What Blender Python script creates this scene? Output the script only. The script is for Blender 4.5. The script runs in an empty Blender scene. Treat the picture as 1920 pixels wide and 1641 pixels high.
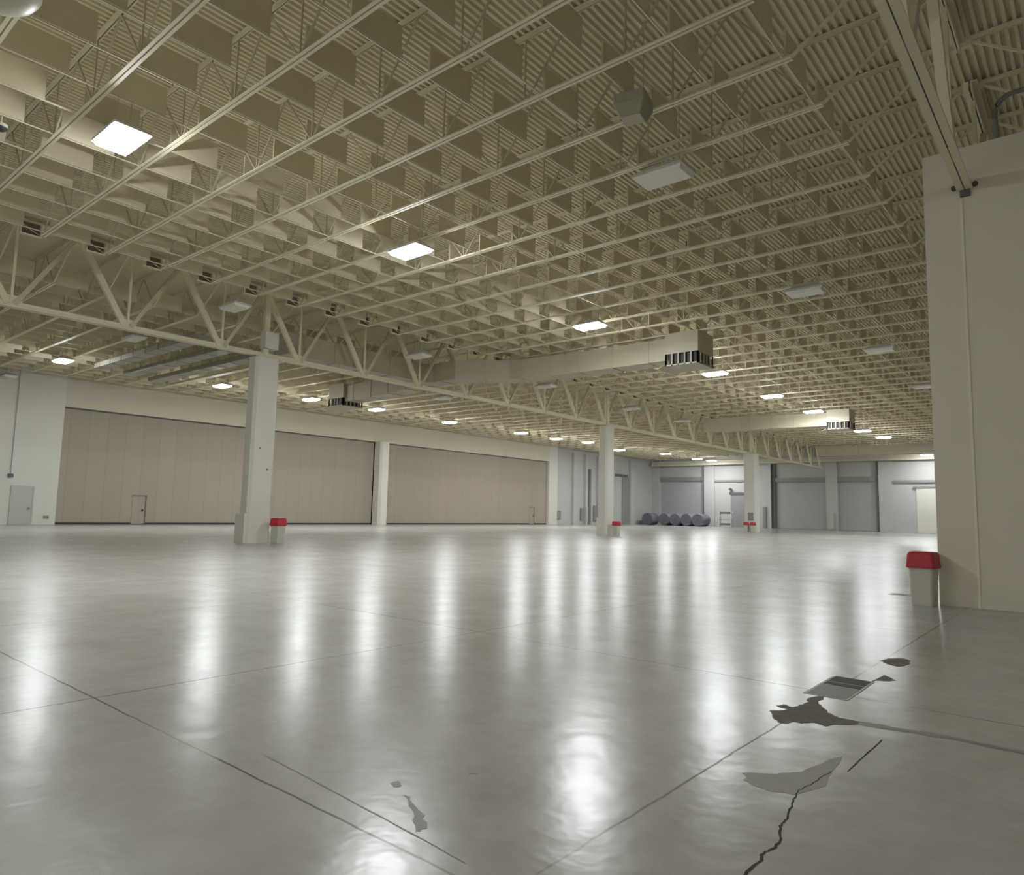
import bpy, math, random
from mathutils import Vector, Matrix
random.seed(7)
S = bpy.context.scene
COL = S.collection
sin, cos, pi = math.sin, math.cos, math.pi

# ------------------------------------------------------------------ materials
def new_mat(name):
    m = bpy.data.materials.new(name); m.use_nodes = True
    nt = m.node_tree; nt.nodes.clear()
    out = nt.nodes.new('ShaderNodeOutputMaterial')
    b = nt.nodes.new('ShaderNodeBsdfPrincipled')
    nt.links.new(b.outputs[0], out.inputs[0])
    return m, nt, b

def N(nt, t, **kw):
    n = nt.nodes.new(t)
    for k, v in kw.items():
        setattr(n, k, v)
    return n

def setin(nt, sock, v):
    if hasattr(v, 'is_linked') or isinstance(v, bpy.types.NodeSocket):
        nt.links.new(v, sock)
    else:
        sock.default_value = v

def M(nt, op, a, b=0.0, c=None, clamp=False):
    n = N(nt, 'ShaderNodeMath', operation=op, use_clamp=clamp)
    setin(nt, n.inputs[0], a); setin(nt, n.inputs[1], b)
    if c is not None: setin(nt, n.inputs[2], c)
    return n.outputs[0]

def mixc(nt, f, a, b):
    n = N(nt, 'ShaderNodeMix', data_type='RGBA')
    setin(nt, n.inputs[0], f); setin(nt, n.inputs[6], a); setin(nt, n.inputs[7], b)
    return n.outputs[2]

def noise(nt, vec, scale, detail=3, rough=.55):
    n = N(nt, 'ShaderNodeTexNoise')
    n.inputs['Scale'].default_value = scale
    n.inputs['Detail'].default_value = detail
    n.inputs['Roughness'].default_value = rough
    nt.links.new(vec, n.inputs['Vector'])
    return n.outputs[0]

def sm(nt, x, lo, hi):
    n = N(nt, 'ShaderNodeMapRange', interpolation_type='SMOOTHSTEP')
    setin(nt, n.inputs[0], x)
    n.inputs[1].default_value = lo; n.inputs[2].default_value = hi
    return n.outputs[0]

def paint(name, col, rough=.55, var=.12, scale=1.5, metallic=0., bump=0., obj=False, spec=.5):
    m, nt, b = new_mat(name)
    if obj:
        v = N(nt, 'ShaderNodeTexCoord').outputs['Object']
    else:
        v = N(nt, 'ShaderNodeNewGeometry').outputs['Position']
    f = noise(nt, v, scale, 4)
    c0 = tuple(x * (1 - var) for x in col) + (1,)
    c1 = tuple(min(1, x * (1 + var)) for x in col) + (1,)
    nt.links.new(mixc(nt, f, c0, c1), b.inputs['Base Color'])
    b.inputs['Roughness'].default_value = rough
    b.inputs['Metallic'].default_value = metallic
    b.inputs['Specular IOR Level'].default_value = spec
    if bump:
        bn = N(nt, 'ShaderNodeBump'); bn.inputs['Strength'].default_value = bump
        bn.inputs['Distance'].default_value = .01
        nt.links.new(noise(nt, v, scale * 18, 3), bn.inputs['Height'])
        nt.links.new(bn.outputs[0], b.inputs['Normal'])
    return m

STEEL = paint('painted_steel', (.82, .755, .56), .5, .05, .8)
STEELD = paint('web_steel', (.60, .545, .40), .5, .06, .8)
DECK = paint('painted_deck', (.82, .75, .545), .5, .05, .5)
BAFFLE = paint('baffle_fabric', (.72, .645, .47), .9, .05, 3, bump=.1)
RAIL = paint('rail_paint', (.74, .68, .52), .5, .04)
WALLM = paint('white_wall_paint', (.67, .655, .58), .6, .04, .6)
WALLG = paint('grey_wall_paint', (.50, .495, .475), .6, .05, .6)
PIERM = paint('pier_paint', (.75, .70, .59), .65, .05, .7, bump=.05)
COLM = paint('column_paint', (.70, .685, .60), .55, .05, .6)
DUCTM = paint('duct_paint', (.50, .455, .335), .5, .06, .7)
DOORG = paint('grey_door_paint', (.50, .50, .455), .45, .05, 1)
DARK = paint('dark_metal', (.035, .033, .03), .6, .2, 2)
DKGREY = paint('dark_grey_trim', (.13, .13, .125), .6, .1, 2)
MIDGREY = paint('mid_grey_metal', (.26, .26, .24), .55, .1, 2)
REDP = paint('red_plastic', (.50, .025, .045), .4, .08, 5, obj=True)
WHITEP = paint('white_plastic', (.56, .56, .46), .45, .05, 4, obj=True)
CREAM = paint('cream_enamel', (.60, .56, .43), .4, .04, 3, obj=True)
ROLLM = paint('grey_roll_cloth', (.17, .176, .20), .85, .15, 2.5, bump=.2)
ROLLE = paint('roll_end', (.16, .165, .185), .9, .2, 6)
RACKM = paint('rack_white', (.62, .62, .58), .5, .05, 2)
HOUSM = paint('lamp_housing', (.62, .60, .54), .4, .04, 3, obj=True)
LENSOFF = paint('lamp_lens_unlit', (.86, .83, .72), .35, .02, 3, obj=True)
SPKM = paint('speaker_grey', (.36, .335, .24), .6, .06, 3, obj=True)
PATCHM = paint('patched_concrete', (.19, .18, .145), .7, .35, 9, bump=.5, spec=.2)
STAINM = paint('damp_concrete', (.29, .28, .25), .45, .12, 7, spec=.35)
HEADM = paint('header_beige', (.62, .575, .45), .6, .05, .6)
BOLTM = paint('bolt_rust', (.12, .095, .06), .7, .2, 8)
SEAMM = paint('seam_light', (.82, .77, .66), .55, .04, 2)
GAPSHADEM = paint('gap_shade_dark', (.20, .18, .125), .8, .1, 4)  # shade colour for the gaps at the joist ends
CRACKM = paint('crack_dark', (.06, .056, .045), .9, .2, 9)
STEELPL = paint('floor_box_steel', (.36, .355, .33), .4, .15, 8)
CONCPL = paint('floor_box_concrete', (.24, .235, .21), .5, .15, 8)

def lens_mat():
    m, nt, b = new_mat('lamp_lens_lit')
    b.inputs['Base Color'].default_value = (.9, .9, .9, 1)
    v = N(nt, 'ShaderNodeTexCoord').outputs['Object']
    f = noise(nt, v, 4, 2)
    nt.links.new(mixc(nt, f, (.85, .85, .85, 1), (.95, .95, .95, 1)), b.inputs['Base Color'])
    b.inputs['Emission Color'].default_value = (.94, .97, 1.0, 1)
    m.cycles.emission_sampling = 'FRONT'
    b.inputs['Emission Strength'].default_value = 62.0
    return m
LENS = lens_mat()

def partition_mat():
    m, nt, b = new_mat('partition_fabric')
    g = N(nt, 'ShaderNodeNewGeometry').outputs['Position']
    s = N(nt, 'ShaderNodeSeparateXYZ'); nt.links.new(g, s.inputs[0])
    d = M(nt, 'PINGPONG', s.outputs[1], .61)
    seam = M(nt, 'SUBTRACT', 1.0, sm(nt, d, .006, .03))
    per = M(nt, 'FLOOR', M(nt, 'DIVIDE', s.outputs[1], 1.22))
    wn = N(nt, 'ShaderNodeTexWhiteNoise', noise_dimensions='1D'); nt.links.new(per, wn.inputs['W'])
    c = mixc(nt, wn.outputs[0], (.375, .325, .26, 1), (.395, .34, .275, 1))
    c = mixc(nt, M(nt, 'MULTIPLY', noise(nt, g, 1.2, 4), .35), c, (.33, .29, .235, 1))
    c = mixc(nt, M(nt, 'MULTIPLY', seam, .35), c, (.2, .17, .14, 1))
    nt.links.new(c, b.inputs['Base Color']); b.inputs['Roughness'].default_value = .85
    return m
PART = partition_mat()

def rollup_mat():
    m, nt, b = new_mat('rollup_slats')
    g = N(nt, 'ShaderNodeNewGeometry').outputs['Position']
    s = N(nt, 'ShaderNodeSeparateXYZ'); nt.links.new(g, s.inputs[0])
    d = M(nt, 'PINGPONG', s.outputs[2], .30)
    seam = M(nt, 'SUBTRACT', 1.0, sm(nt, d, .01, .05))
    c = mixc(nt, noise(nt, g, .7, 3), (.37, .37, .375, 1), (.43, .43, .43, 1))
    c = mixc(nt, M(nt, 'MULTIPLY', seam, .25), c, (.3, .3, .3, 1))
    nt.links.new(c, b.inputs['Base Color']); b.inputs['Roughness'].default_value = .5
    return m
ROLLUP = rollup_mat()

def floor_mat():
    m, nt, b = new_mat('polished_concrete')
    g = N(nt, 'ShaderNodeNewGeometry').outputs['Position']
    s = N(nt, 'ShaderNodeSeparateXYZ'); nt.links.new(g, s.inputs[0])
    x, y = s.outputs[0], s.outputs[1]
    # slightly wandering saw-cut joints
    wob = M(nt, 'MULTIPLY', M(nt, 'SUBTRACT', noise(nt, g, 3, 3), .5), .03)
    dx = M(nt, 'PINGPONG', M(nt, 'ADD', M(nt, 'ADD', x, 2.0 + 44.0), wob), 2.2)
    dy = M(nt, 'PINGPONG', M(nt, 'ADD', M(nt, 'SUBTRACT', y, 2.36 - 46.4), wob), 2.32)
    dm = M(nt, 'MINIMUM', dx, dy)
    fade = sm(nt, noise(nt, g, .5, 2), .36, .56)
    joint = M(nt, 'MULTIPLY', M(nt, 'SUBTRACT', 1.0, sm(nt, dm, .004, .012)), M(nt, 'MULTIPLY_ADD', fade, .65, .35))
    # mottled tone
    n1 = noise(nt, g, .22, 5, .6); n2 = noise(nt, g, 1.3, 6, .62); n3 = noise(nt, g, 9, 4, .6)
    t = M(nt, 'ADD', M(nt, 'MULTIPLY', n1, .5), M(nt, 'ADD', M(nt, 'MULTIPLY', n2, .35), M(nt, 'MULTIPLY', n3, .15)))
    c = mixc(nt, sm(nt, t, .29, .71), (.36, .352, .315, 1), (.52, .515, .475, 1))
    # long sweeping trowel streaks
    mp = N(nt, 'ShaderNodeMapping'); nt.links.new(g, mp.inputs[0])
    mp.inputs['Scale'].default_value = (2.2, .35, 1); mp.inputs['Rotation'].default_value = (0, 0, .9)
    st = noise(nt, mp.outputs[0], 2.2, 5, .65)
    c = mixc(nt, M(nt, 'MULTIPLY', sm(nt, st, .42, .88), .22), c, (.55, .545, .52, 1))
    sp = noise(nt, g, 2.4, 2, .5)
    c = mixc(nt, M(nt, 'MULTIPLY', sm(nt, sp, .60, .9), .2), c, (.25, .24, .21, 1))
    c = mixc(nt, M(nt, 'MULTIPLY', joint, .8), c, (.09, .085, .07, 1))
    nt.links.new(c, b.inputs['Base Color'])
    r = M(nt, 'MULTIPLY_ADD', M(nt, 'ADD', M(nt, 'MULTIPLY', n2, .6), M(nt, 'MULTIPLY', n3, .4)), .09, .205)
    r = M(nt, 'MINIMUM', r, .268)
    nt.links.new(r, b.inputs['Roughness'])
    nt.links.new(M(nt, 'MULTIPLY_ADD', joint, -.58, .62), b.inputs['Specular IOR Level'])
    bn = N(nt, 'ShaderNodeBump'); bn.inputs['Strength'].default_value = .30; bn.inputs['Distance'].default_value = .01
    h = M(nt, 'MULTIPLY', noise(nt, g, 3.0, 3), 1.6)
    nt.links.new(h, bn.inputs['Height']); nt.links.new(bn.outputs[0], b.inputs['Normal'])
    return m
FLOORM = floor_mat()

# ------------------------------------------------------------------ mesh tools
class MB:
    def __init__(s): s.v = []; s.f = []; s.sm = []
    def add(s, vs, fs, smooth=False):
        o = len(s.v); s.v += [tuple(p) for p in vs]
        for f in fs:
            s.f.append(tuple(i + o for i in f)); s.sm.append(smooth)
        return s
    def box(s, x0, x1, y0, y1, z0, z1):
        x0, x1 = min(x0, x1), max(x0, x1); y0, y1 = min(y0, y1), max(y0, y1); z0, z1 = min(z0, z1), max(z0, z1)
        vs = [(x0,y0,z0),(x1,y0,z0),(x1,y1,z0),(x0,y1,z0),(x0,y0,z1),(x1,y0,z1),(x1,y1,z1),(x0,y1,z1)]
        return s.add(vs, [(0,3,2,1),(4,5,6,7),(0,1,5,4),(1,2,6,5),(2,3,7,6),(3,0,4,7)])
    def bar(s, p, q, w, h=None, up=(0, 0, 1)):
        p, q = Vector(p), Vector(q); h = h or w
        d = (q - p).normalized(); u = Vector(up)
        if abs(d.dot(u)) > .97: u = Vector((1, 0, 0))
        a = d.cross(u).normalized() * (w / 2); c = a.cross(d).normalized() * (h / 2)
        vs = [p-a-c, p+a-c, p+a+c, p-a+c, q-a-c, q+a-c, q+a+c, q-a+c]
        return s.add(vs, [(0,3,2,1),(4,5,6,7),(0,1,5,4),(1,2,6,5),(2,3,7,6),(3,0,4,7)])
    def tube(s, pts, r, n=8):
        pts = [Vector(p) for p in pts]; rings = []
        for i, p in enumerate(pts):
            d = (pts[min(i+1, len(pts)-1)] - pts[max(i-1, 0)]).normalized()
            u = Vector((0, 0, 1)) if abs(d.z) < .95 else Vector((1, 0, 0))
            a = d.cross(u).normalized(); c = a.cross(d)
            rings.append([p + a*r*cos(2*pi*k/n) + c*r*sin(2*pi*k/n) for k in range(n)])
        vs = [v for rg in rings for v in rg]; fs = []
        for i in range(len(pts)-1):
            for k in range(n):
                fs.append((i*n+k, i*n+(k+1)%n, (i+1)*n+(k+1)%n, (i+1)*n+k))
        s.add(vs, fs, True)
        s.add(rings[0], [tuple(range(n-1, -1, -1))]); s.add(rings[-1], [tuple(range(n))])
        return s
    def loft(s, rings, smooth=False, cap=True):
        n = len(rings[0]); vs = [v for r in rings for v in r]; fs = []
        for i in range(len(rings)-1):
            for k in range(n):
                fs.append((i*n+k, i*n+(k+1)%n, (i+1)*n+(k+1)%n, (i+1)*n+k))
        s.add(vs, fs, smooth)
        if cap:
            s.add(rings[0], [tuple(range(n-1, -1, -1))]); s.add(rings[-1], [tuple(range(n))])
        return s
    def prism(s, poly, z0, z1):
        return s.loft([[(x, y, z0) for x, y in poly], [(x, y, z1) for x, y in poly]])
    def build(s, name, mat, parent=None, loc=None):
        me = bpy.data.meshes.new(name)
        me.from_pydata([tuple(v) for v in s.v], [], s.f)
        me.polygons.foreach_set('use_smooth', s.sm)
        me.materials.append(mat); me.update()
        o = bpy.data.objects.new(name, me); COL.objects.link(o)
        if parent: o.parent = parent
        if loc: o.location = loc
        return o

def rrect(w, d, r, z, cx=0, cy=0, n=4):
    pts = []
    for qx, qy, a0 in ((1,1,0),(-1,1,90),(-1,-1,180),(1,-1,270)):
        for k in range(n+1):
            a = math.radians(a0 + 90*k/n)
            pts.append((cx + qx*(w/2-r) + r*cos(a), cy + qy*(d/2-r) + r*sin(a), z))
    return pts

def tag(o, label, cat, group=None, kind=None):
    o['label'] = label; o['category'] = cat
    if group: o['group'] = group
    if kind: o['kind'] = kind
    return o
def empty(name, loc, rz=0):
    o = bpy.data.objects.new(name, None); o.location = loc; o.rotation_euler = (0, 0, rz)
    o.empty_display_size = .2; COL.objects.link(o); return o
def struct(name, mb, mat):
    o = mb.build(name, mat); o['kind'] = 'structure'; return o
def dup(root, loc, children=None, rz=None):
    r = root.copy(); COL.objects.link(r); r.location = loc
    if rz is not None: r.rotation_euler = (0, 0, rz)
    for ch in list(root.children):
        c = ch.copy(); COL.objects.link(c); c.parent = r
        for g in list(ch.children):
            d = g.copy(); COL.objects.link(d); d.parent = c
    return r

ONES = 'first second third fourth fifth sixth seventh eighth ninth tenth eleventh twelfth thirteenth fourteenth fifteenth sixteenth seventeenth eighteenth nineteenth'.split()
TENS = {20: 'twent', 30: 'thirt', 40: 'fort', 50: 'fift', 60: 'sixt'}
def nth(i):
    if i < 20: return ONES[i-1]
    t = TENS[i // 10 * 10]
    return t + ('ieth' if i % 10 == 0 else 'y-' + ONES[i % 10 - 1])

# ------------------------------------------------------------------ dimensions (metres)
G1, G2 = -27.85, -1.74            # x of the two roof girders
XL, XR, YB, YF = -54.2, 24.5, -34.0, 99.0
ZCH = 8.06                        # girder bottom chord
ZJ, ZT = 9.85, 11.33              # joist underside, deck underside
JP, J0 = 1.853, 4.81              # joist pitch and the y of joist 0

# ------------------------------------------------------------------ camera
f, yaw, pit, rol = 1311.43, 0.699870, 0.104735, 0.022671
fw = Vector((-sin(yaw)*cos(pit), cos(yaw)*cos(pit), sin(pit)))
r0 = Vector((cos(yaw), sin(yaw), 0)); u0 = r0.cross(fw)
rr = r0*cos(rol) + u0*sin(rol); uu = -r0*sin(rol) + u0*cos(rol)
CAMP = Vector((0, 0, 1.6))
cam = bpy.data.cameras.new('camera'); co = bpy.data.objects.new('camera', cam); COL.objects.link(co)
m3 = Matrix((rr, uu, -fw)).transposed()
co.matrix_world = Matrix.Translation(CAMP) @ m3.to_4x4()
cam.sensor_fit = 'HORIZONTAL'; cam.sensor_width = 36; cam.lens = f/1920*36
cam.clip_start = .05; cam.clip_end = 400
S.camera = co
def pix(P):
    d = Vector(P) - CAMP; z = d.dot(fw)
    if z < .3: return None
    return 960 + f*d.dot(rr)/z, 820.5 - f*d.dot(uu)/z, d.length
def inview(P, mg=30):
    q = pix(P)
    return q is not None and -mg < q[0] < 1920+mg and -mg < q[1] < 1641+mg

# ------------------------------------------------------------------ shell
struct('floor', MB().box(XL-1, XR+.5, YB-.5, YF+1, -.3, 0), FLOORM)
# ribbed roof deck
dk = MB(); p = .1524; n = int((XR - XL + 1.2)/p); xs = []
for i in range(n):
    x = XL - .6 + i*p
    xs += [(x, ZT), (x+.062, ZT), (x+.074, ZT+.07), (x+.140, ZT+.07)]
vs = []
for x, z in xs: vs += [(x, YB-.5, z), (x, YF+1, z)]
dk.add(vs, [(2*i, 2*i+1, 2*i+3, 2*i+2) for i in range(len(xs)-1)])
dk.box(XL-1, XR+.5, YB-.5, YF+1, ZT+.09, ZT+.2)
struct('ceiling', dk, DECK)

# left wall: solid piece, header over the partitions, pier between them, far piece
wl = MB()
wl.box(-54.5, -53.9, YB, 16.55, 0, ZT-.02)
wl.box(-54.5, -53.9, 71.55, 73.4, 0, ZT-.02)
struct('wall_left', wl, WALLM)
wl = MB()
wl.box(-54.8, -54.2, 73.4, 80.4, 0, ZT-.02)
wl.box(-54.8, -54.2, 81.7, YF+.4, 0, ZT-.02)
wl.box(-54.8, -54.2, 80.4, 81.7, 7.6, ZT-.02)
wl.box(-55.3, -54.8, 80.0, 82.1, 0, 7.7)
struct('wall_left', wl, WALLG)
struct('trim_11', MB().box(-54.5, -53.9, 16.55, 71.55, 8.02, ZT-.02), HEADM)
struct('wall_right', MB().box(XR-.1, XR+.3, YB, YF, 0, ZT-.02), WALLM)
struct('wall_back', MB().box(XL, XR, YB-.3, YB, 0, ZT-.02), WALLM)
wf = MB()
FY = YF
def bayrec(x0, x1, zt):           # recessed bay: header set back
    wf.box(x0, x1, FY+.5, FY+.8, zt, ZT-.02)
wf.box(XL-.6, -52.9, FY, FY+.8, 0, ZT-.02)
bayrec(-52.9, -45.7, 6.75)
wf.box(-45.5, -43.9, FY, FY+.8, 0, ZT-.02)
wf.box(-45.7, -45.5, FY+.4, FY+.8, 0, ZT-.02)
wf.box(-43.9, -36.0, FY+.2, FY+.8, 0, ZT-.02)
wf.box(-37.2, -35.5, FY-.1, FY+.8, 0, ZT-.02)
bayrec(-35.5, -28.2, 6.45)
wf.box(-28.2, -26.75, FY, FY+.8, 0, ZT-.02)
bayrec(-26.75, -21.75, 6.45)
wf.box(-21.75, -20.1, FY, FY+.8, 0, ZT-.02)
wf.box(-20.1, XR, FY+.12, FY+.8, 0, ZT-.02)
struct('wall_far', wf, WALLG)
# soffit beam running in front of the far wall
sb = MB(); sb.box(-53.8, XR-.2, 97.9, 98.5, 9.05, 9.30); sb.box(-53.8, XR-.2, 98.1, 98.4, 9.30, 9.7)
struct('trim_1', sb, HEADM)
for i, (x0, x1, zt) in enumerate(((-52.9, -45.7, 6.75), (-35.0, -28.2, 6.45), (-26.75, -22.0, 6.45))):
    struct('door_%d' % (i+2), MB().box(x0, x1, FY+.5, FY+.62, .02, zt), ROLLUP)
tr = MB()
tr.box(-45.75, -45.5, FY+.02, FY+.4, 0, 9.2)
tr.box(-35.5, -34.95, FY+.2, FY+.45, 0, 9.0)
tr.box(-22.05, -21.75, FY+.1, FY+.45, 0, 9.0)
struct('trim_2', tr, DKGREY)
th = MB()
for x0, x1, z in ((-52.9, -45.75, 6.8), (-34.9, -28.25, 6.5), (-26.7, -22.1, 6.5)):
    th.box(x0, x1, FY+.1, FY+.5, z, z+.55)
struct('trim_3', th, MIDGREY)
# grey door and tracks of the bright bay
d5 = MB(); d5.box(-41.4, -37.2, FY+.06, FY+.2, .02, 4.7); struct('door_5', d5, paint('far_door_grey', (.30, .30, .30), .5, .05, 1))
struct('trim_4', MB().box(-41.6, -37.2, FY-.02, FY+.2, 4.7, 5.05), DKGREY)
struct('trim_5', MB().box(-43.9, -37.2, FY+.05, FY+.2, 6.55, 6.85), MIDGREY)
# sliding door with its two tracks at the right of the far wall
struct('door_6', MB().box(-17.5, -9.0, FY-.08, FY+.1, .03, 5.6), WALLM)
struct('trim_6', MB().box(-20.1, -9.0, FY-.12, FY+.12, 6.25, 6.55).box(-17.8, -9.0, FY-.2, FY+.05, 5.6, 5.85), MIDGREY)
# pilasters, dark recess and lintel along the far end of the left wall
pl = MB()
for y0, y1 in ((77.0, 78.0), (79.9, 80.4), (83.0, 83.5), (91.8, 93.1)):
    pl.box(-54.22, -53.85, y0, y1, 0, 9.6)
struct('trim_7', pl, WALLG)
struct('trim_8', MB().box(-54.78, -54.6, 80.45, 81.65, 0, 7.6), DKGREY)
struct('trim_9', MB().box(-54.25, -54.0, 88.0, 91.2, 7.0, 7.35), DKGREY)
struct('trim_10', MB().box(-54.22, -54.08, 89.8, 91.6, 0, 7.0), MIDGREY)
# personnel door in the white wall on the left
dd = MB(); dd.box(-53.92, -53.86, 13.98, 15.12, .02, 2.45)
do = struct('door_1', dd, DOORG)
MB().box(-53.88, -53.8, 14.9, 15.02, 1.0, 1.12).build('door_handle', MIDGREY, do)
MB().box(-53.9, -53.84, 13.9, 13.98, 0, 2.53).box(-53.9, -53.84, 15.12, 15.2, 0, 2.53).box(-53.9, -53.84, 13.98, 15.12, 2.45, 2.53).build('door_frame', DOORG, do)

# floor joints repairs: thin surface marks that are part of the slab
FL = bpy.data.objects['floor']
def ccw(poly):
    a = sum(poly[i][0]*poly[(i+1) % len(poly)][1]-poly[(i+1) % len(poly)][0]*poly[i][1] for i in range(len(poly)))
    return poly if a > 0 else poly[::-1]
def sheet(name, polys, mat, z=.0015):
    mb = MB()
    for q in polys:
        q = ccw(q); mb.prism(q, -.01, z)
    return mb.build(name, mat, FL)
patch = [(-2.19,6.01),(-2.09,5.82),(-2.0,5.7),(-1.94,5.82),(-1.88,5.83),(-1.81,5.92),(-1.73,5.88),(-1.66,5.98),(-1.56,6.10),(-1.54,6.2),(-1.7,6.21),(-1.81,6.29),(-1.91,6.45),(-1.98,6.59),(-1.98,6.74),(-2.02,6.81),(-2.07,6.72),(-2.08,6.6),(-2.04,6.53),(-2.06,6.37),(-2.09,6.25),(-2.18,6.29),(-2.2,6.2),(-2.09,6.14)]
def jag(poly, amp, n=4):
    out = []
    for i, a in enumerate(poly):
        b = poly[(i+1) % len(poly)]
        for k in range(n):
            t = k/n
            out.append((a[0]+(b[0]-a[0])*t + random.uniform(-amp, amp), a[1]+(b[1]-a[1])*t + random.uniform(-amp, amp)))
    return out
sheet('patch', [jag(patch, .012)], PATCHM, .002)
blot1 = [(-2.01,8.98),(-1.98,9.2),(-1.86,9.33),(-1.77,9.29),(-1.73,8.98),(-1.78,8.76),(-1.91,8.85)]
blot2 = [(-1.83,7.8),(-1.8,8.21),(-1.66,8.01),(-1.71,7.92),(-1.8,7.87)]
sheet('blot', [jag(blot1, .012), jag(blot2, .01)], PATCHM, .0018)
def ribbon(pts, w, wob=0.0, sub=6):
    pp = []
    for a, b in zip(pts[:-1], pts[1:]):
        for k in range(sub):
            t = k/sub; pp.append(((a[0]+(b[0]-a[0])*t + random.uniform(-wob, wob)), a[1]+(b[1]-a[1])*t + random.uniform(-wob, wob)))
    pp.append(pts[-1]); L = []; R = []
    for i, q in enumerate(pp):
        d = Vector(pp[min(i+1, len(pp)-1)]) - Vector(pp[max(i-1, 0)]); d.normalize()
        ww = (w[0] + (w[1]-w[0])*i/len(pp))*random.uniform(.7, 1.3)/2
        L.append((q[0]-d.y*ww, q[1]+d.x*ww)); R.append((q[0]+d.y*ww, q[1]-d.x*ww))
    mb = MB()
    for i in range(len(pp)-1):
        mb.add([(*L[i], .0016), (*R[i], .0016), (*R[i+1], .0016), (*L[i+1], .0016)], [(0, 1, 2, 3)])
    return mb
crack = [(-1.40,4.88),(-1.42,4.61),(-1.45,4.42),(-1.42,4.23),(-1.37,3.99),(-1.36,3.85),(-1.30,3.68),(-1.30,3.59),(-1.325,3.49),(-1.30,3.42),(-1.31,3.2),(-1.33,2.6)]
ribbon(crack, (.006, .016), .006).build('crack', CRACKM, FL)
ribbon([(-1.31,5.82),(-1.315,5.4),(-1.32,4.95)], (.010, .006), .003).build('crack', CRACKM, FL)
ribbon([(-1.72,6.14),(-1.53,6.17),(-1.35,6.19),(-1.21,6.21),(-.95,6.25),(-.7,6.23),(-.3,6.22)], (.12, .07), .006).build('trench_mark', STAINM, FL)
wet = [(-1.80,4.46),(-1.73,4.33),(-1.6,4.28),(-1.45,4.33),(-1.36,4.6),(-1.42,5.25),(-1.47,5.1),(-1.54,4.74),(-1.65,4.59)]
sheet('damp_stain', [jag(wet, .012)], STAINM, .001)
scuff = [(-3.09,2.79),(-2.9,2.69),(-2.7,2.53),(-2.68,2.58),(-2.81,2.68),(-3.01,2.78)]
sheet('scuff', [jag(scuff, .012), jag([(-3.28,2.86),(-3.2,2.82),(-3.18,2.86),(-3.26,2.9)], .01), jag([(-3.12,3.35),(-3.03,3.27),(-3.0,3.3),(-3.09,3.4)], .01)], STAINM, .0012)
ribbon([(-4.2,2.60),(-3.64,2.565),(-2.95,2.52),(-2.3,2.47)], (.010, .006), .003).build('faint_cut', STAINM, FL)

# ------------------------------------------------------------------ floor box
fb = empty('floor_box', (-1.98, 7.3, 0))
tag(fb, 'steel and grey utility box lid set flush in the floor beyond the dark ragged patch', 'floor box')
MB().box(-.20, .18, -.48, .48, -.02, .003).build('frame', STEELPL, fb)
g1 = MB(); g1.box(-.175, .155, .20, .455, -.01, .005); g1.build('grate', DARK, fb)
g2 = MB(); g2.box(-.175, .155, .035, .17, -.01, .005); g2.build('grate', DARK, fb)
MB().box(-.175, .155, -.45, .01, -.01, .0045).build('cover_plate', CONCPL, fb)

# ------------------------------------------------------------------ columns
def chamfer(w, d, c):
    return [(w/2-c,-d/2),(w/2,-d/2+c),(w/2,d/2-c),(w/2-c,d/2),(-w/2+c,d/2),(-w/2,d/2-c),(-w/2,-d/2+c),(-w/2+c,-d/2)]
def column(x, y, w, d, h, label, c=.12, mat=COLM, bumper=True):
    r = empty('column', (x, y, 0)); tag(r, label, 'column', 'roof columns', 'thing')
    MB().prism(chamfer(w, d, c), 0, h).build('shaft', mat, r)
    if bumper:
        MB().box(-w/2-.04, w/2-.06, -d/2-.11, -d/2+.02, .0, 1.25).build('corner_guard', mat, r)
    return r
ca = column(G1-.05, 16.1, .74, 1.12, 8.02, 'tall white free column nearest the camera with a red lidded bin beside it')
MB().box(-.14, .30, -.16, .46, 8.45, 9.2).build('cap_box', COLM, ca)
MB().box(-.1, .1, -.12, .12, 8.02, 10.9).build('steel_stub', STEEL, ca)
for zz, s_ in ((4.0, 0), (3.1, 1)):
    MB().box(.36, .39, -.2+.4*s_, -.14+.4*s_, zz, zz+.08).build('outlet', MIDGREY, ca)
cb = column(G1-.05, 44.05, .74, 1.08, 8.02, 'white column halfway to the far wall under the long truss', bumper=True)
cc = column(G1+.1, 71.8, 1.25, 1.1, 8.02, 'farthest free white column with two red lidded bins at its foot', bumper=False)
MB().box(-.2, .35, -.6, -.55, 1.2, 2.0).build('panel_box', MIDGREY, cc)
for c_ in (cb, cc):
    MB().box(-.14, .14, -.14, .14, 8.02, 10.9).build('steel_stub', STEEL, c_)
wc = empty('column', (-53.75, 44.1, 0)); tag(wc, 'white wall column between the two taupe folding partitions', 'column', 'roof columns', 'thing')
MB().prism(chamfer(1.2, 1.15, .2), 0, 8.02).build('shaft', COLM, wc)
# the big pier at the right
pr = empty('pier', (-1.70, 16.45, 0)); tag(pr, 'broad beige pier on the right with a red lidded bin against its left edge', 'pier', None, 'thing')
MB().box(-.75, .95, -.75, .75, 0, 8.95).build('shaft', PIERM, pr)
MB().box(-.135, -.09, -.765, -.74, 0, 7.9).build('seam_strip', SEAMM, pr)
MB().box(-.12, .05, -.80, -.74, 7.93, 8.06).build('bearing_plate', DKGREY, pr)
for dx in (-.22, .13):
    MB().tube([(dx, -.80, 8.14), (dx, -.74, 8.14)], .05, 10).build('bolt', BOLTM, pr)

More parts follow.
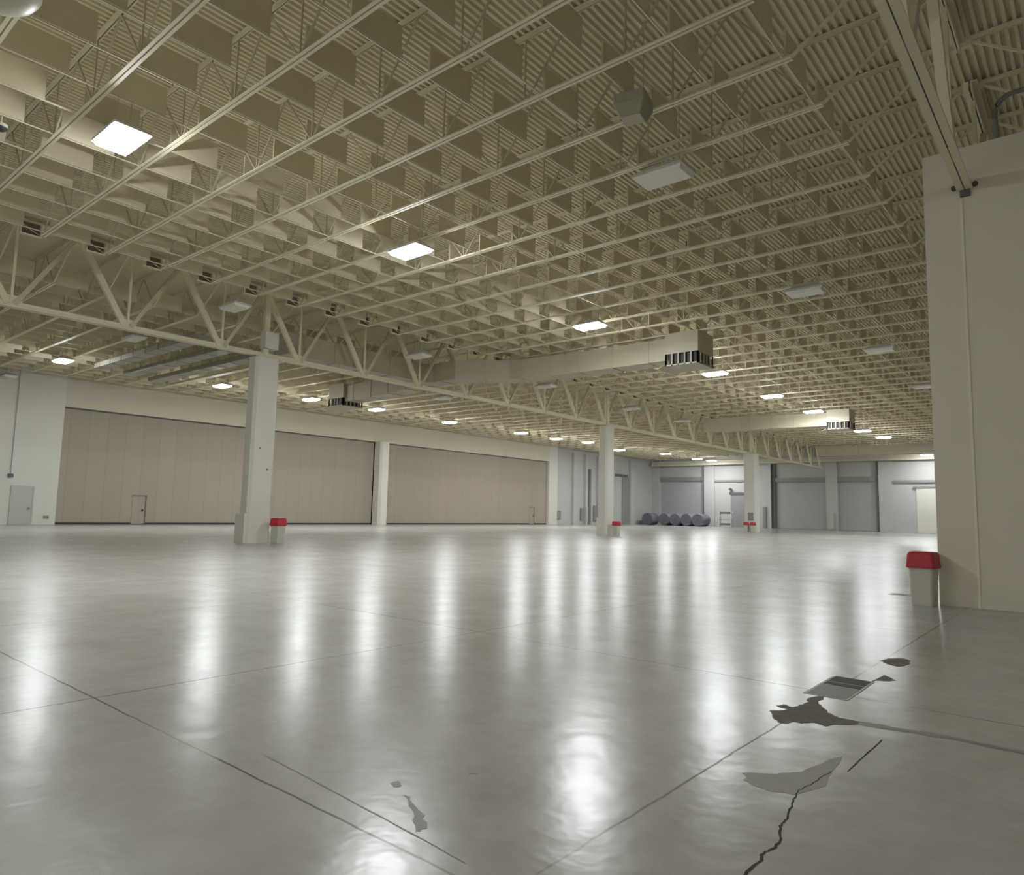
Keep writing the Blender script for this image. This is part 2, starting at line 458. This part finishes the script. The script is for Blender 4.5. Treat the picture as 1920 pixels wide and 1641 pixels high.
# ------------------------------------------------------------------ roof girders
def girder(x, y0, y1, label, w=.30, gap=.03, first=0):
    r = empty('roof_girder', (x, 0, 0)); tag(r, label, 'roof truss', None, 'thing')
    b = MB()
    for s_ in (-1, 1):
        xa, xb = sorted((s_*gap/2, s_*w/2))
        b.box(xa, xb, y0, y1, ZCH, ZCH+.035)
        b.box(*sorted((s_*gap/2, s_*(gap/2+.03))), y0, y1, ZCH+.035, ZCH+.2)
    b.build('bottom_chord', STEEL, r)
    t = MB()
    for s_ in (-1, 1):
        t.box(*sorted((s_*gap/2, s_*w/2)), y0, y1, 11.1, 11.135)
        t.box(*sorted((s_*gap/2, s_*(gap/2+.03))), y0, y1, 10.93, 11.1)
    t.build('top_chord', STEEL, r)
    k = -6
    while True:
        yb = 6.665 + 3.707*k; k += 1
        if yb > y1 + 2: break
        if y0+.1 < yb < y1-.1:
            MB().bar((0, yb, ZCH+.15), (0, yb, 11.0), .08, .08).build('post', STEEL, r)
            for s_, nm, ww in ((-1, 'diagonal', .2), (1, 'diagonal', .15)):
                yt = yb + s_*1.85
                if y0 < yt < y1:
                    MB().bar((0, yb+s_*.10, ZCH+.12), (0, yt-s_*.08, 11.0), ww, ww*.8, (1, 0, 0)).build(nm, STEEL if s_ < 0 else STEELD, r)  # return diagonals in darker steel, their shade put into the colour
            MB().box(-.02, .02, yb-.3, yb+.3, ZCH+.03, ZCH+.42).build('gusset', STEEL, r)
    return r
girder(G1, -11.9, 97.3, 'long pale open web truss resting on the row of free white columns')
ga = girder(G2, -11.9, 15.66, 'pale double angle truss running overhead into the big beige pier', .26, .02)
gb = girder(G2, 17.25, 97.3, 'pale truss carrying on behind the big beige pier')
gb['label'] = 'pale truss carrying on behind the big beige pier towards the far wall'

# ------------------------------------------------------------------ bar joists
def joist(x0, x1, e0=2.35, e1=2.35, gap_shade=False):
    """x0, x1: bearing points; the lower chord stops e0 / e1 short of them"""
    L = x1 - x0; r = empty('roof_joist', (x0, 0, 0))
    a, b = e0, L - e1
    mb = MB()
    for s_ in (-1, 1):
        y0, y1 = sorted((s_*.014, s_*.075))
        mb.box(a, b, y0, y1, ZJ, ZJ+.012)
        y0, y1 = sorted((s_*.014, s_*.028))
        mb.box(a, b, y0, y1, ZJ+.012, ZJ+.075)
    mb.build('bottom_chord', STEEL, r)
    mt = MB()
    for s_ in (-1, 1):
        y0, y1 = sorted((s_*.014, s_*.075))
        mt.box(.02, L-.02, y0, y1, ZT-.016, ZT-.004)
        y0, y1 = sorted((s_*.014, s_*.028))
        mt.box(.02, L-.02, y0, y1, ZT-.085, ZT-.016)
    mt.build('top_chord', STEEL, r)
    w = MB(); nb = max(1, round((b-a)/2.42)); st = (b-a)/nb
    zb, zt = ZJ+.04, ZT-.05
    for i in range(nb+1):
        xb = a + i*st
        if i > 0 and i < nb: w.bar((xb, 0, zb), (xb, 0, zt), .03, .03)
        if i < nb:
            w.bar((xb+.03, 0, zb), (xb+st/2, 0, zt), .036, .036)
            w.bar((xb+st-.03, 0, zb), (xb+st/2, 0, zt), .036, .036)
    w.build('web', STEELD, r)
    MB().bar((a, 0, zb), (.12, 0, zt), .05, .05).build('end_diagonal', STEEL, r)
    MB().bar((b, 0, zb), (L-.12, 0, zt), .05, .05).build('end_diagonal', STEEL, r)
    if gap_shade:  # added dark plate and edging, painting the shade inside the joist-end gap
        q = MB().box(2.60, 2.63, -.56, -.06, 9.84, 10.22).build('gap_shade_plate', GAPSHADEM, r)
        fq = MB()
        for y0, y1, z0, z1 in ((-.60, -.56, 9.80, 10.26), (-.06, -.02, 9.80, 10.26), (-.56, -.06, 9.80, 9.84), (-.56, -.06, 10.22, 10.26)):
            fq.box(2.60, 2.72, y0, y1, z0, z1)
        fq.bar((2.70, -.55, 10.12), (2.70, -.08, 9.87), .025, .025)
        fq.build('gap_shade_frame', BAFFLE, q)
    MB().box(-.02, .2, -.06, .06, ZT-.19, ZT-.085).build('bearing_seat', STEEL, r)
    MB().box(L-.2, L+.02, -.06, .06, ZT-.19, ZT-.085).build('bearing_seat', STEEL, r)
    return r
NJ = int((97.0 - J0)/JP) + 1
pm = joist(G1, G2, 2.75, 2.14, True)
first = True
ks = list(range(-2, NJ))
for i, k in enumerate(ks):
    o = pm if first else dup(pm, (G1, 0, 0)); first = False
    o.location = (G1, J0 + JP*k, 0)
    lab = ('pale bar joist between the two long trusses, %s one from the camera' % nth(i+1))
    tag(o, lab, 'roof joist', 'joists over the main bay', 'thing')
pl_ = joist(-53.9, G1, 1.5, 2.35)
first = True
for i, k in enumerate(range(1, NJ)):
    o = pl_ if first else dup(pl_, (-53.9, 0, 0)); first = False
    o.location = (-53.9, J0 + JP*k, 0)
    tag(o, 'pale bar joist between the far truss and the partition wall, %s one from the camera' % nth(i+1), 'roof joist', 'joists over the left bay', 'thing')
pr_ = joist(G2, XR-.1, 2.14, 1.5)
first = True
for i, k in enumerate(range(0, 12)):
    o = pr_ if first else dup(pr_, (G2, 0, 0)); first = False
    o.location = (G2, J0 + JP*k, 0)
    tag(o, 'pale bar joist over the bay right of the pier truss, %s one from the camera' % nth(i+1), 'roof joist', 'joists over the right bay', 'thing')

# ------------------------------------------------------------------ acoustic baffles
PB = .045
def baffle_mb(o=(0, 0, 0)):
    x, y, z = o
    return MB().box(x-PB/2, x+PB/2, y+.06, y+1.20, z+.04, z+.66)
def rail_mb(o=(0, 0, 0)):
    x, y, z = o
    return MB().box(x-.013, x+.013, y+.06, y+JP-.08, z+.004, z+.03)
def hang_mb(o=(0, 0, 0)):
    x, y, z = o; mb = MB()
    for t in (.25, 1.0):
        mb.bar((x, y+t, z+.66), (x, y+t, ZT-ZJ), .012, .012)
    return mb
bx_main = [-4.02 - 1.376*i for i in range(16)]
bx_left = [-30.3 - 1.373*i for i in range(17)]
ITEMS = []
for k in range(-2, NJ-1):
    for i, x in enumerate(bx_main): ITEMS.append((x, J0 + JP*k, 'm', i, k))
    if k >= 1:
        for i, x in enumerate(bx_left): ITEMS.append((x, J0 + JP*k, 'l', i, k))
near, rest = [], []
for it in ITEMS:
    x, y = it[0], it[1]
    vis = any(inview((x, y+t, z)) for t in (.1, 1.2) for z in (ZJ, ZJ+.66))
    q = pix((x, y+.6, ZJ+.3))
    if it[2] == 'm' and vis and q: near.append((q[2], it))
    elif vis or it[4] >= 0: rest.append(it)
near.sort(); rest += [b for a, b in near[300:]]; near = [b for a, b in near[:300]]
bproto = None
for x, y, bay, i, k in near:
    if bproto is None:
        b0 = empty('acoustic_baffle', (0, 0, 0))
        baffle_mb().build('panel', BAFFLE, b0); rail_mb().build('support_rail', RAIL, b0)
        bproto = b0; o = b0
    else:
        o = dup(bproto, (0, 0, 0))
    o.location = (x, y, ZJ + .0)
    tag(o, 'taupe baffle in the %s ceiling bay from the camera, %s along from the pier truss' % (nth(k+3), nth(i+1)), 'baffle', 'ceiling baffles', 'thing')
mbr = MB(); mbl = MB()
for x, y, bay, i, k in rest:
    mbr.v_off = 0
    a = baffle_mb((x, y, ZJ)); mbr.add(a.v, a.f)
    a = rail_mb((x, y, ZJ)); mbl.add(a.v, a.f)
ro = mbr.build('acoustic_baffles_far', BAFFLE)
tag(ro, 'dense far rows of taupe ceiling baffles receding towards the end walls', 'baffles', 'ceiling baffles', 'stuff')
lo = mbl.build('support_rails', RAIL, ro); lo['kind'] = 'stuff'

# ------------------------------------------------------------------ high bay lamps
ZL = 9.42
def lamp(lit):
    r = empty('high_bay_lamp', (0, 0, ZL))
    MB().loft([rrect(1.30, .76, .05, 0), rrect(1.30, .76, .05, .06), rrect(1.0, .46, .05, .16), rrect(.9, .4, .05, .22)]).build('housing', HOUSM, r)
    q4 = lambda w, d, z: [(-w/2, -d/2, z), (w/2, -d/2, z), (w/2, d/2, z), (-w/2, d/2, z)]
    lm = MB().loft([q4(1.12, .60, -.085), q4(1.22, .70, 0)], cap=False)
    lm.add(q4(1.12, .60, -.085), [(3, 2, 1, 0)])
    lm.build('lens', LENS if lit else LENSOFF, r)
    for s_ in (-.4, .4):
        MB().tube([(s_, 0, .2), (s_, 0, ZT-ZL-.02)], .014, 6).build('suspension_rod', STEELD, r)
    return r
LR = [(-15.85,5.48),(-15.77,13.72),(-16.1,24.04),(-16.65,29.98),(-16.0,36.3),(-16.05,45.2),(-15.95,53.4),(-16.9,62.0),(-15.96,67.4),(-15.6,73.6),(-16.2,87.6),(-15.7,95.6)]
LLf = [(-44.2,13.27),(-44.2,22.6),(-44.0,29.3),(-43.9,35.3),(-44.5,44.1),(-44.2,53.9),(-44.4,60.1),(-43.6,65.0),(-45.3,74.5),(-42.8,81.7),(-42.9,91.2),(-42.6,95.2)]
OFF = [(-7.42,14.06),(-7.49,24.6),(-7.5,35.3),(-7.55,46.5),(-26.0,13.6),(-26.5,23.9),(-26.3,34.4),(-26.6,45.4),(-26.5,53.6),(-35.1,13.4),(-35.2,34.2),(-53.2,13.0)]
lp = lamp(True); first = True
for i, (x, y) in enumerate(LR):
    o = lp if first else dup(lp, (0, 0, 0)); first = False
    o.location = (x, y, ZL)
    tag(o, 'glowing high bay lamp in the row over the main bay, %s one from the camera' % nth(i+1), 'ceiling lamp', 'lit lamps over the main bay')
for i, (x, y) in enumerate(LLf):
    o = dup(lp, (x, y, ZL))
    tag(o, 'glowing high bay lamp in the row along the partition side, %s one from the camera' % nth(i+1), 'ceiling lamp', 'lit lamps over the left bay')
for lab, x, y in (('lit high bay lamp over the main bay, just out of the picture behind the camera', -15.9, -4.5),
        ('lit high bay lamp over the main bay, second one behind the camera', -15.9, -13.5), ('lit high bay lamp over the main bay, third one behind the camera', -15.9, -23.0),
        ('added unseen lit high bay lamp past the pier truss, just behind the camera', 11.2, -4.5), ('added unseen lit high bay lamp past the pier truss, behind the camera', 11.2, -13.5), ('added unseen lit high bay lamp past the pier truss, farther behind the camera', 11.2, -23.0)):  # lamps past the pier truss are added, unseen, to brighten the pier front
    o = dup(lp, (x, y, ZL)); tag(o, lab, 'ceiling lamp', 'lit lamps around the camera')
lo_ = lamp(False); first = True
OFFLAB = ['unlit pale lamp panel nearest the big beige pier, largest of the dark lamps', 'unlit pale lamp panel second in the row leading along the pier side',
  'unlit pale lamp panel third in the row leading along the pier side', 'unlit pale lamp panel fourth in the pier side row, half cut by the pier edge',
  'unlit pale lamp panel left of the nearest free column top', 'unlit pale lamp panel above the big bent duct', 'unlit pale lamp panel hanging just below the big bent duct',
  'unlit pale lamp panel before the truss next to the middle free column', 'unlit pale lamp panel before the truss beyond the middle free column',
  'unlit pale lamp panel behind the long truss above the leftmost glowing lamps', 'unlit pale lamp panel behind the long truss near the louvred left duct', 'unlit pale lamp panel by the white wall at the left edge']
for i, (x, y) in enumerate(OFF):
    o = lo_ if first else dup(lo_, (0, 0, 0)); first = False
    o.location = (x, y, ZL); tag(o, OFFLAB[i], 'ceiling lamp', 'unlit lamps')

# ------------------------------------------------------------------ ducts
def duct_path(pts, w, z0, z1):
    rings = []
    for i, q in enumerate(pts):
        a = Vector(pts[max(i-1, 0)]); c = Vector(pts[min(i+1, len(pts)-1)]); b = Vector(q)
        d1 = (b-a).normalized() if i > 0 else (c-b).normalized()
        d2 = (c-b).normalized() if i < len(pts)-1 else d1
        t = (d1+d2).normalized(); nrm = Vector((-t.y, t.x)); k = w/2/max(.6, nrm.dot(Vector((-d1.y, d1.x))))
        L = b + nrm*k; R = b - nrm*k
        rings.append([(R.x, R.y, z0), (L.x, L.y, z0), (L.x, L.y, z1), (R.x, R.y, z1)])
    return MB().loft(rings)
def flanges(r, pts, w, z0, z1, step=1.5):
    mb = MB()
    for a, b in zip(pts[:-1], pts[1:]):
        a, b = Vector(a), Vector(b); L = (b-a).length; d = (b-a)/L; nrm = Vector((-d.y, d.x))
        n_ = max(1, int(L/step))
        for i in range(n_):
            c = a + d*(L*(i+.5)/n_)
            rg = []
            for s_ in (-.02, .02):
                q = c + d*s_; e = w/2+.03
                rg.append([(q.x-nrm.x*e, q.y-nrm.y*e, z0-.03), (q.x+nrm.x*e, q.y+nrm.y*e, z0-.03), (q.x+nrm.x*e, q.y+nrm.y*e, z1+.03), (q.x-nrm.x*e, q.y-nrm.y*e, z1+.03)])
            MB().loft(rg).build('flange', DUCTM, r)
def diffuser(r, cx, cy, s, z0, z1, zs):
    """box drum with dark louvres on its four sides near the bottom"""
    d = MB(); h = s/2
    d.box(cx-h, cx+h, cy-h, cy+h, zs, z1); d.box(cx-h, cx+h, cy-h, cy+h, z0, z0+.06)
    for i in range(6):
        t = -h+.03 + (s-.06)*i/5
        for sx in (-1, 1):
            d.box(cx+sx*(h-.06), cx+sx*h, cy+t-.03, cy+t+.03, z0, zs)
            d.box(cx+t-.03, cx+t+.03, cy+sx*(h-.06), cy+sx*h, z0, zs)
    o = d.build('diffuser', DUCTM, r)
    MB().box(cx-h+.12, cx+h-.12, cy-h+.12, cy+h-.12, z0+.05, zs+.02).build('louvre_core', DARK, o)
    MB().loft([[(cx-h-.35, cy-h-.1, z0-.12), (cx-h-.05, cy-h-.1, z0+.02), (cx-h-.05, cy+h+.1, z0+.02), (cx-h-.35, cy+h+.1, z0-.12)],
               [(cx-h-.36, cy-h-.1, z0-.10), (cx-h-.05, cy-h-.1, z0+.04), (cx-h-.05, cy+h+.1, z0+.04), (cx-h-.36, cy+h+.1, z0-.10)]]).build('deflector', DUCTM, o)
def big_duct(label, pts, dif, w=1.15, z0=8.62, z1=9.65):
    r = empty('air_duct', (0, 0, 0)); tag(r, label, 'air duct', 'rectangular air ducts')
    duct_path(pts, w, z0, z1).build('trunk', DUCTM, r)
    flanges(r, pts, w, z0, z1)
    if dif: diffuser(r, dif[0], dif[1], 1.6, 8.3, 9.8, 8.85)
    return r
big_duct('big beige bent duct passing through the truss to a louvred drum beside the lamps', [(-29.1, 17.6), (-29.1, 26.3), (-28.4, 27.05), (-26.6, 27.05), (-24.2, 28.7), (-20.8, 29.2), (-14.9, 29.2)], (-14.1, 29.2))
big_duct('beige duct behind the truss ending in a small louvred drum near the partition', [(-29.9, 27.4), (-34.2, 28.3), (-38.2, 28.6)], (-38.9, 28.6))
big_duct('far beige duct beyond the middle column ending in a drum among the lamps', [(-25.3, 55.2), (-22.5, 56.2), (-15.6, 56.6)], (-14.9, 56.6))
big_duct('farthest beige duct hanging across the main bay before the far wall', [(-24.5, 83.6), (-21.0, 84.0), (-12.0, 84.0)], None)
# flat ducts over the left bay
FLATM = paint('flat_duct_paint', (.40, .385, .31), .5, .06, .7)
for i, (y0, y1, x0, x1, lab) in enumerate(((15.3, 16.0, -45.5, -33.0, 'long flat duct over the left bay behind the truss, first of three'),
        (17.3, 18.0, -46.5, -33.5, 'long flat duct over the left bay behind the truss, middle of three'),
        (19.2, 19.9, -47.5, -34.5, 'long flat duct over the left bay behind the truss, third of three'))):
    lab = lab.replace('the left bay', 'the partition side bay')
    r = empty('flat_duct', (0, 0, 0)); tag(r, lab, 'air duct', 'flat ducts over the left bay')
    MB().box(x0, x1, y0, y1, 9.50, 9.76).build('trunk', FLATM, r)
    for j in range(8):
        xx = x0 + (x1-x0)*(j+.5)/8; MB().box(xx-.02, xx+.02, y0-.02, y1+.02, 9.48, 9.78).build('flange', FLATM, r)
    for j in range(4):
        xx = x0 + (x1-x0)*(j+.5)/4
        for yy in (y0+.05, y1-.05): MB().bar((xx, yy, 9.7), (xx, yy, ZT), .02).build('hanger', STEELD, r)
# long cable tray in front of the flat ducts
ct = empty('cable_tray', (0, 0, 0)); tag(ct, 'thin pale cable tray running beside the flat ducts behind the truss', 'cable tray')
MB().box(-50, -33, 20.6, 20.63, 9.5, 9.62).box(-50, -33, 21.0, 21.03, 9.5, 9.62).box(-50, -33, 20.6, 21.03, 9.5, 9.51).build('tray', STEEL, ct)
for xx in (-48, -43, -38, -34):
    for yy in (20.615, 21.015): MB().bar((xx, yy, 9.6), (xx, yy, ZT), .02).build('hanger', STEELD, ct)

# ------------------------------------------------------------------ speakers, pendant, pipes
sp = empty('ceiling_speaker', (-6.68, 11.42, 9.32), .2); tag(sp, 'boxy grey speaker hung under the joists above the nearest unlit lamp', 'speaker')
MB().loft([rrect(.42, .40, .03, 0), rrect(.62, .62, .03, .22), rrect(.62, .62, .03, .42)]).build('cabinet', SPKM, sp)
MB().loft([rrect(.38, .36, .03, -.012), rrect(.38, .36, .03, .01)]).build('grille', DUCTM, sp)
for sx in (-.2, .2):
    MB().tube([(sx, 0, .4), (sx, 0, ZT-9.34)], .012, 6).build('suspension_rod', STEELD, sp)
pd = empty('pendant_dome', (-12.75, 2.45, 9.2)); tag(pd, 'cream round dome at the top left corner of the ceiling', 'pendant')
rg = []
for k in range(9):
    a = k/8*pi/2; R = .62*sin(a)+.001
    rg.append([(R*cos(2*pi*j/24), R*sin(2*pi*j/24), .45*(1-cos(a))) for j in range(24)])
MB().loft(rg, True).build('shade', CREAM, pd)
MB().tube([(0, 0, .42), (0, 0, ZT-9.22)], .02, 8).build('stem', STEELD, pd)
# dark dome camera at the left edge
dc = empty('dome_camera', (-17.85, 3.78, 9.52)); tag(dc, 'tiny black dome camera at the left picture edge beside the brightest lamp', 'camera')
rg = []
for k in range(7):
    a = k/6*pi/2; R = .12*sin(a)+.001
    rg.append([(R*cos(2*pi*j/16), R*sin(2*pi*j/16), .10*(1-cos(a))) for j in range(16)])
MB().loft(rg, True).build('dome', DARK, dc)
MB().tube([(0, 0, .09), (0, 0, .16)], .125, 16).build('collar', WHITEP, dc)
MB().tube([(0, 0, .15), (0, 0, ZT-9.54)], .015, 6).build('stem', STEELD, dc)
# bent pipe over the pier
bp = empty('bent_pipe', (0, 0, 0)); tag(bp, 'dark bent sprinkler pipe above the big beige pier', 'pipe')
pts = [(-1.30, 17.0, 8.95), (-1.30, 17.0, 10.1)] + [(-1.30+.35*(1-cos(t*pi/12)), 17.0, 10.1+.35*sin(t*pi/12)) for t in range(1, 7)] + [(3.0, 17.0, 10.45)]
MB().tube(pts, .05, 10).build('pipe', MIDGREY, bp)
MB().tube([(.6, 17.0, 10.45), (.6, 17.0, ZT)], .012, 6).build('hanger', STEELD, bp)
# sprinkler main crossing the joists
for i, (x, lab) in enumerate(((-10.2, 'thin sprinkler pipe crossing under the deck between the pier truss and the bright lamps'), (-21.0, 'thin sprinkler pipe crossing under the deck close to the long truss'))):
    s_ = empty('sprinkler_pipe', (x, 0, 0)); tag(s_, lab, 'pipe', 'sprinkler pipes')
    MB().tube([(0, -8, 10.75), (0, 96, 10.75)], .035, 8).build('pipe', STEEL, s_)
    for j in range(28):
        yy = J0 + JP*.5 + 3.7*j - 7
        MB().tube([(0, yy, 10.75), (0, yy, 10.59), (0, yy, 10.56)], .022, 6).build('sprinkler_head', DKGREY, s_)
        MB().tube([(0, yy+1, 10.75), (0, yy+1, ZT)], .01, 5).build('hanger', STEELD, s_)

# ------------------------------------------------------------------ folding partitions
def partition(y0, y1, label, door=None, latch=None):
    r = empty('folding_partition', (-54.32, (y0+y1)/2, 0)); tag(r, label, 'partition wall', 'folding partitions', 'thing')
    cy = (y0+y1)/2
    MB().box(-.08, .06, y0-cy, y1-cy, .14, 7.93).build('panels', PART, r)
    MB().box(-.05, .03, y0-cy, y1-cy, .01, .14).build('bottom_seal', DARK, r)
    MB().box(-.1, .1, y0-cy, y1-cy, 7.93, 8.02).build('top_track', DKGREY, r)
    if door:
        a, b, h = door
        d = MB().box(.06, .085, a-cy, b-cy, .05, h).build('pass_door', PART, r)
        MB().box(.06, .10, b-cy, b-cy+.10, .05, h+.08).box(.06, .10, a-cy-.03, b-cy+.10, h, h+.08).build('door_edge', DKGREY, d)
        MB().box(.085, .13, b-cy-.22, b-cy-.10, .95, 1.12).build('door_latch', DARK, d)
    return r
partition(16.6, 43.5, 'taupe folding partition behind the nearest free column, the longer left one', (21.5, 22.4, 2.05))
partition(44.7, 71.5, 'taupe folding partition right of the white wall column', (68.1, 68.95, 2.1))
# bits on the white walls
wcn = empty('wall_conduit', (-53.86, 13.8, 0)); tag(wcn, 'thin conduit dropping to a small box on the white wall above the grey door', 'conduit')
MB().tube([(0, 0, 3.25), (0, 0, ZT-.05)], .03, 8).build('pipe', WALLG, wcn)
MB().box(-.04, .08, -.14, .14, 3.05, 3.27).build('junction_box', DKGREY, wcn)
so = MB().box(-53.9, -53.84, 15.85, 16.15, .42, .6).build('wall_socket', MIDGREY); tag(so, 'small grey socket low on the white wall beside the left partition', 'socket')
for i, (y0, y1, z0, z1, lab) in enumerate(((73.6, 74.4, .7, 1.8, 'brown wall panel box low on the wall past the right partition'), (79.0, 79.6, .6, 2.2, 'tall grey box on the wall beside the dark recess'), (82.2, 82.8, .5, 2.6, 'tall grey guard on the wall just past the dark recess'))):
    o = MB().box(-54.2, -54.0, y0, y1, z0, z1).build('wall_box', MIDGREY); tag(o, lab, 'wall box', 'wall boxes')
for i, (x0, x1, z0, z1, lab) in enumerate(((-36.6, -36.15, .1, 3.0, 'grey guard strip on the wall pier right of the farthest column'), (-27.9, -27.2, .1, 2.3, 'pale wall hydrant cabinet on the far pilaster between two roll up doors'))):
    o = MB().box(x0, x1, FY-.28, FY-.1 if i == 0 else FY, z0, z1).build('wall_box', MIDGREY if i == 0 else DOORG); tag(o, lab, 'wall box', 'wall boxes')
ln = empty('wall_light', (-41.4, FY+.1, 5.5)); tag(ln, 'small dark wall light above the grey door on the far wall', 'wall light')
MB().tube([(0, .1, .1), (0, -.2, .15)], .04, 8).build('arm', DKGREY, ln)
MB().loft([rrect(.3, .3, .06, -.15, 0, -.25), rrect(.4, .4, .06, .0, 0, -.25), rrect(.2, .2, .05, .2, 0, -.25)]).build('shade', DKGREY, ln)

# ------------------------------------------------------------------ bins
def bin_(name='trash_bin'):
    r = empty(name, (0, 0, 0))
    MB().loft([rrect(.36, .36, .04, 0), rrect(.37, .37, .04, .03), rrect(.42, .42, .045, .69), rrect(.45, .45, .05, .69), rrect(.45, .45, .05, .72)]).build('body', WHITEP, r)
    MB().loft([rrect(.49, .49, .05, .70), rrect(.49, .49, .05, .74), rrect(.455, .455, .06, .96), rrect(.42, .42, .08, .995), rrect(.34, .34, .08, 1.005)]).build('lid', REDP, r)
    return r
b1 = bin_(); b1.location = (-2.66, 15.45, 0); b1.rotation_euler = (0, 0, -.1); b1.scale = (1.0, 1.0, 1.0)
tag(b1, 'white bin with a red lid standing against the big beige pier', 'bin', 'red lidded bins')
for loc, rz, lab, sc in (((-27.05, 16.72, 0), .2, 'white bin with a red lid beside the nearest free white column', 1.08),
                 ((-26.98, 44.0, 0), 0, 'white bin with a red lid beside the middle free white column', 1.03),
                 ((-28.0, 70.85, 0), .1, 'left of the two red lidded bins before the farthest column', 1.0),
                 ((-27.28, 70.8, 0), -.1, 'right of the two red lidded bins before the farthest column', 1.0)):
    o = dup(b1, loc, rz=rz); o.scale = (sc, sc, sc); tag(o, lab, 'bin', 'red lidded bins')
# small dark mat / cable cover behind the near bin
mt = MB().prism(jag([(-3.6, 17.0), (-3.1, 17.0), (-3.05, 17.35), (-3.55, 17.35)], .03), -.005, .004).build('oil_spot', STAINM, FL)

# ------------------------------------------------------------------ grey rolls and rack at the far wall
def roll(r, L):
    e = empty('fabric_roll', (0, 0, 0)); n = 28
    rg = []
    for k, (rad, y) in enumerate(((r*.96, 0), (r, .05), (r, L-.05), (r*.96, L))):
        rg.append([(rad*cos(2*pi*j/n)*(1.0), y, max(.01, r+rad*sin(2*pi*j/n)*1.0)) for j in range(n)])
    MB().loft([q[::-1] for q in rg], True).build('roll', ROLLM, e)
    sp_ = MB()
    for k in range(6):
        ra, rb = r*(.95-.15*k), r*(.88-.15*k)
        if rb <= .02: break
        sp_.loft([[(rad*cos(2*pi*j/n), y, r+rad*sin(2*pi*j/n)) for j in range(n)] for rad, y in ((ra, .0), (ra, -.03), (rb, -.03), (rb, .0))], True, cap=False)
    sp_.build('wound_end', ROLLE, e)
    MB().tube([(0, -.04, r), (0, .02, r)], .07, 12).build('core', DARK, e)
    return e
RP = [(-49.6, 94.1), (-47.82, 94.1), (-46.04, 94.1), (-44.26, 94.1)]
RLAB = ['leftmost of the four big grey rolls in a row by the far wall', 'second from the left of the four big grey rolls by the far wall', 'third from the left of the four big grey rolls by the far wall', 'rightmost of the four big grey rolls in a row by the far wall']
r1 = roll(.9, 2.4); first = True
for (x, y), lab in zip(RP, RLAB):
    o = r1 if first else dup(r1, (0, 0, 0)); first = False
    o.location = (x, y, 0); tag(o, lab, 'roll', 'big grey rolls')
o = dup(r1, (-52.3, 94.0, 0), rz=.05); tag(o, 'big grey roll standing apart at the corner of the far wall', 'roll', 'big grey rolls')
# white rack
rk = empty('storage_rack', (-40.9, 96.0, 0)); tag(rk, 'white shelf rack between the grey rolls and the grey far door', 'rack')
for sx in (-.9, .9):
    for sy in (-.3, .3):
        MB().box(sx-.06, sx+.06, sy-.06, sy+.06, 0, 2.3).build('post', RACKM, rk)
for z in (.25, 1.0, 1.85):
    MB().box(-.9, .9, -.3, .3, z, z+.08).build('shelf', MIDGREY, rk)
MB().box(-.7, .7, -.25, .25, .33, .55).build('stowed_box', DKGREY, rk)
MB().box(-.7, .6, -.25, .25, 1.93, 2.15).build('stowed_box', DKGREY, rk)

# ------------------------------------------------------------------ world, view
w = bpy.data.worlds.new('world'); S.world = w; w.use_nodes = True
w.node_tree.nodes['Background'].inputs[0].default_value = (.5, .5, .5, 1)
w.node_tree.nodes['Background'].inputs[1].default_value = 0.0
S.view_settings.view_transform = 'Standard'; S.view_settings.look = 'None'
S.view_settings.gamma = 1; S.view_settings.use_curve_mapping = False
S.view_settings.exposure = 1.52
S.cycles.max_bounces = 4; S.cycles.diffuse_bounces = 4; S.cycles.glossy_bounces = 2
S.cycles.transmission_bounces = 0; S.cycles.volume_bounces = 0; S.cycles.transparent_max_bounces = 2
S.cycles.caustics_reflective = False; S.cycles.caustics_refractive = False
S.cycles.use_adaptive_sampling = True; S.cycles.adaptive_threshold = .07
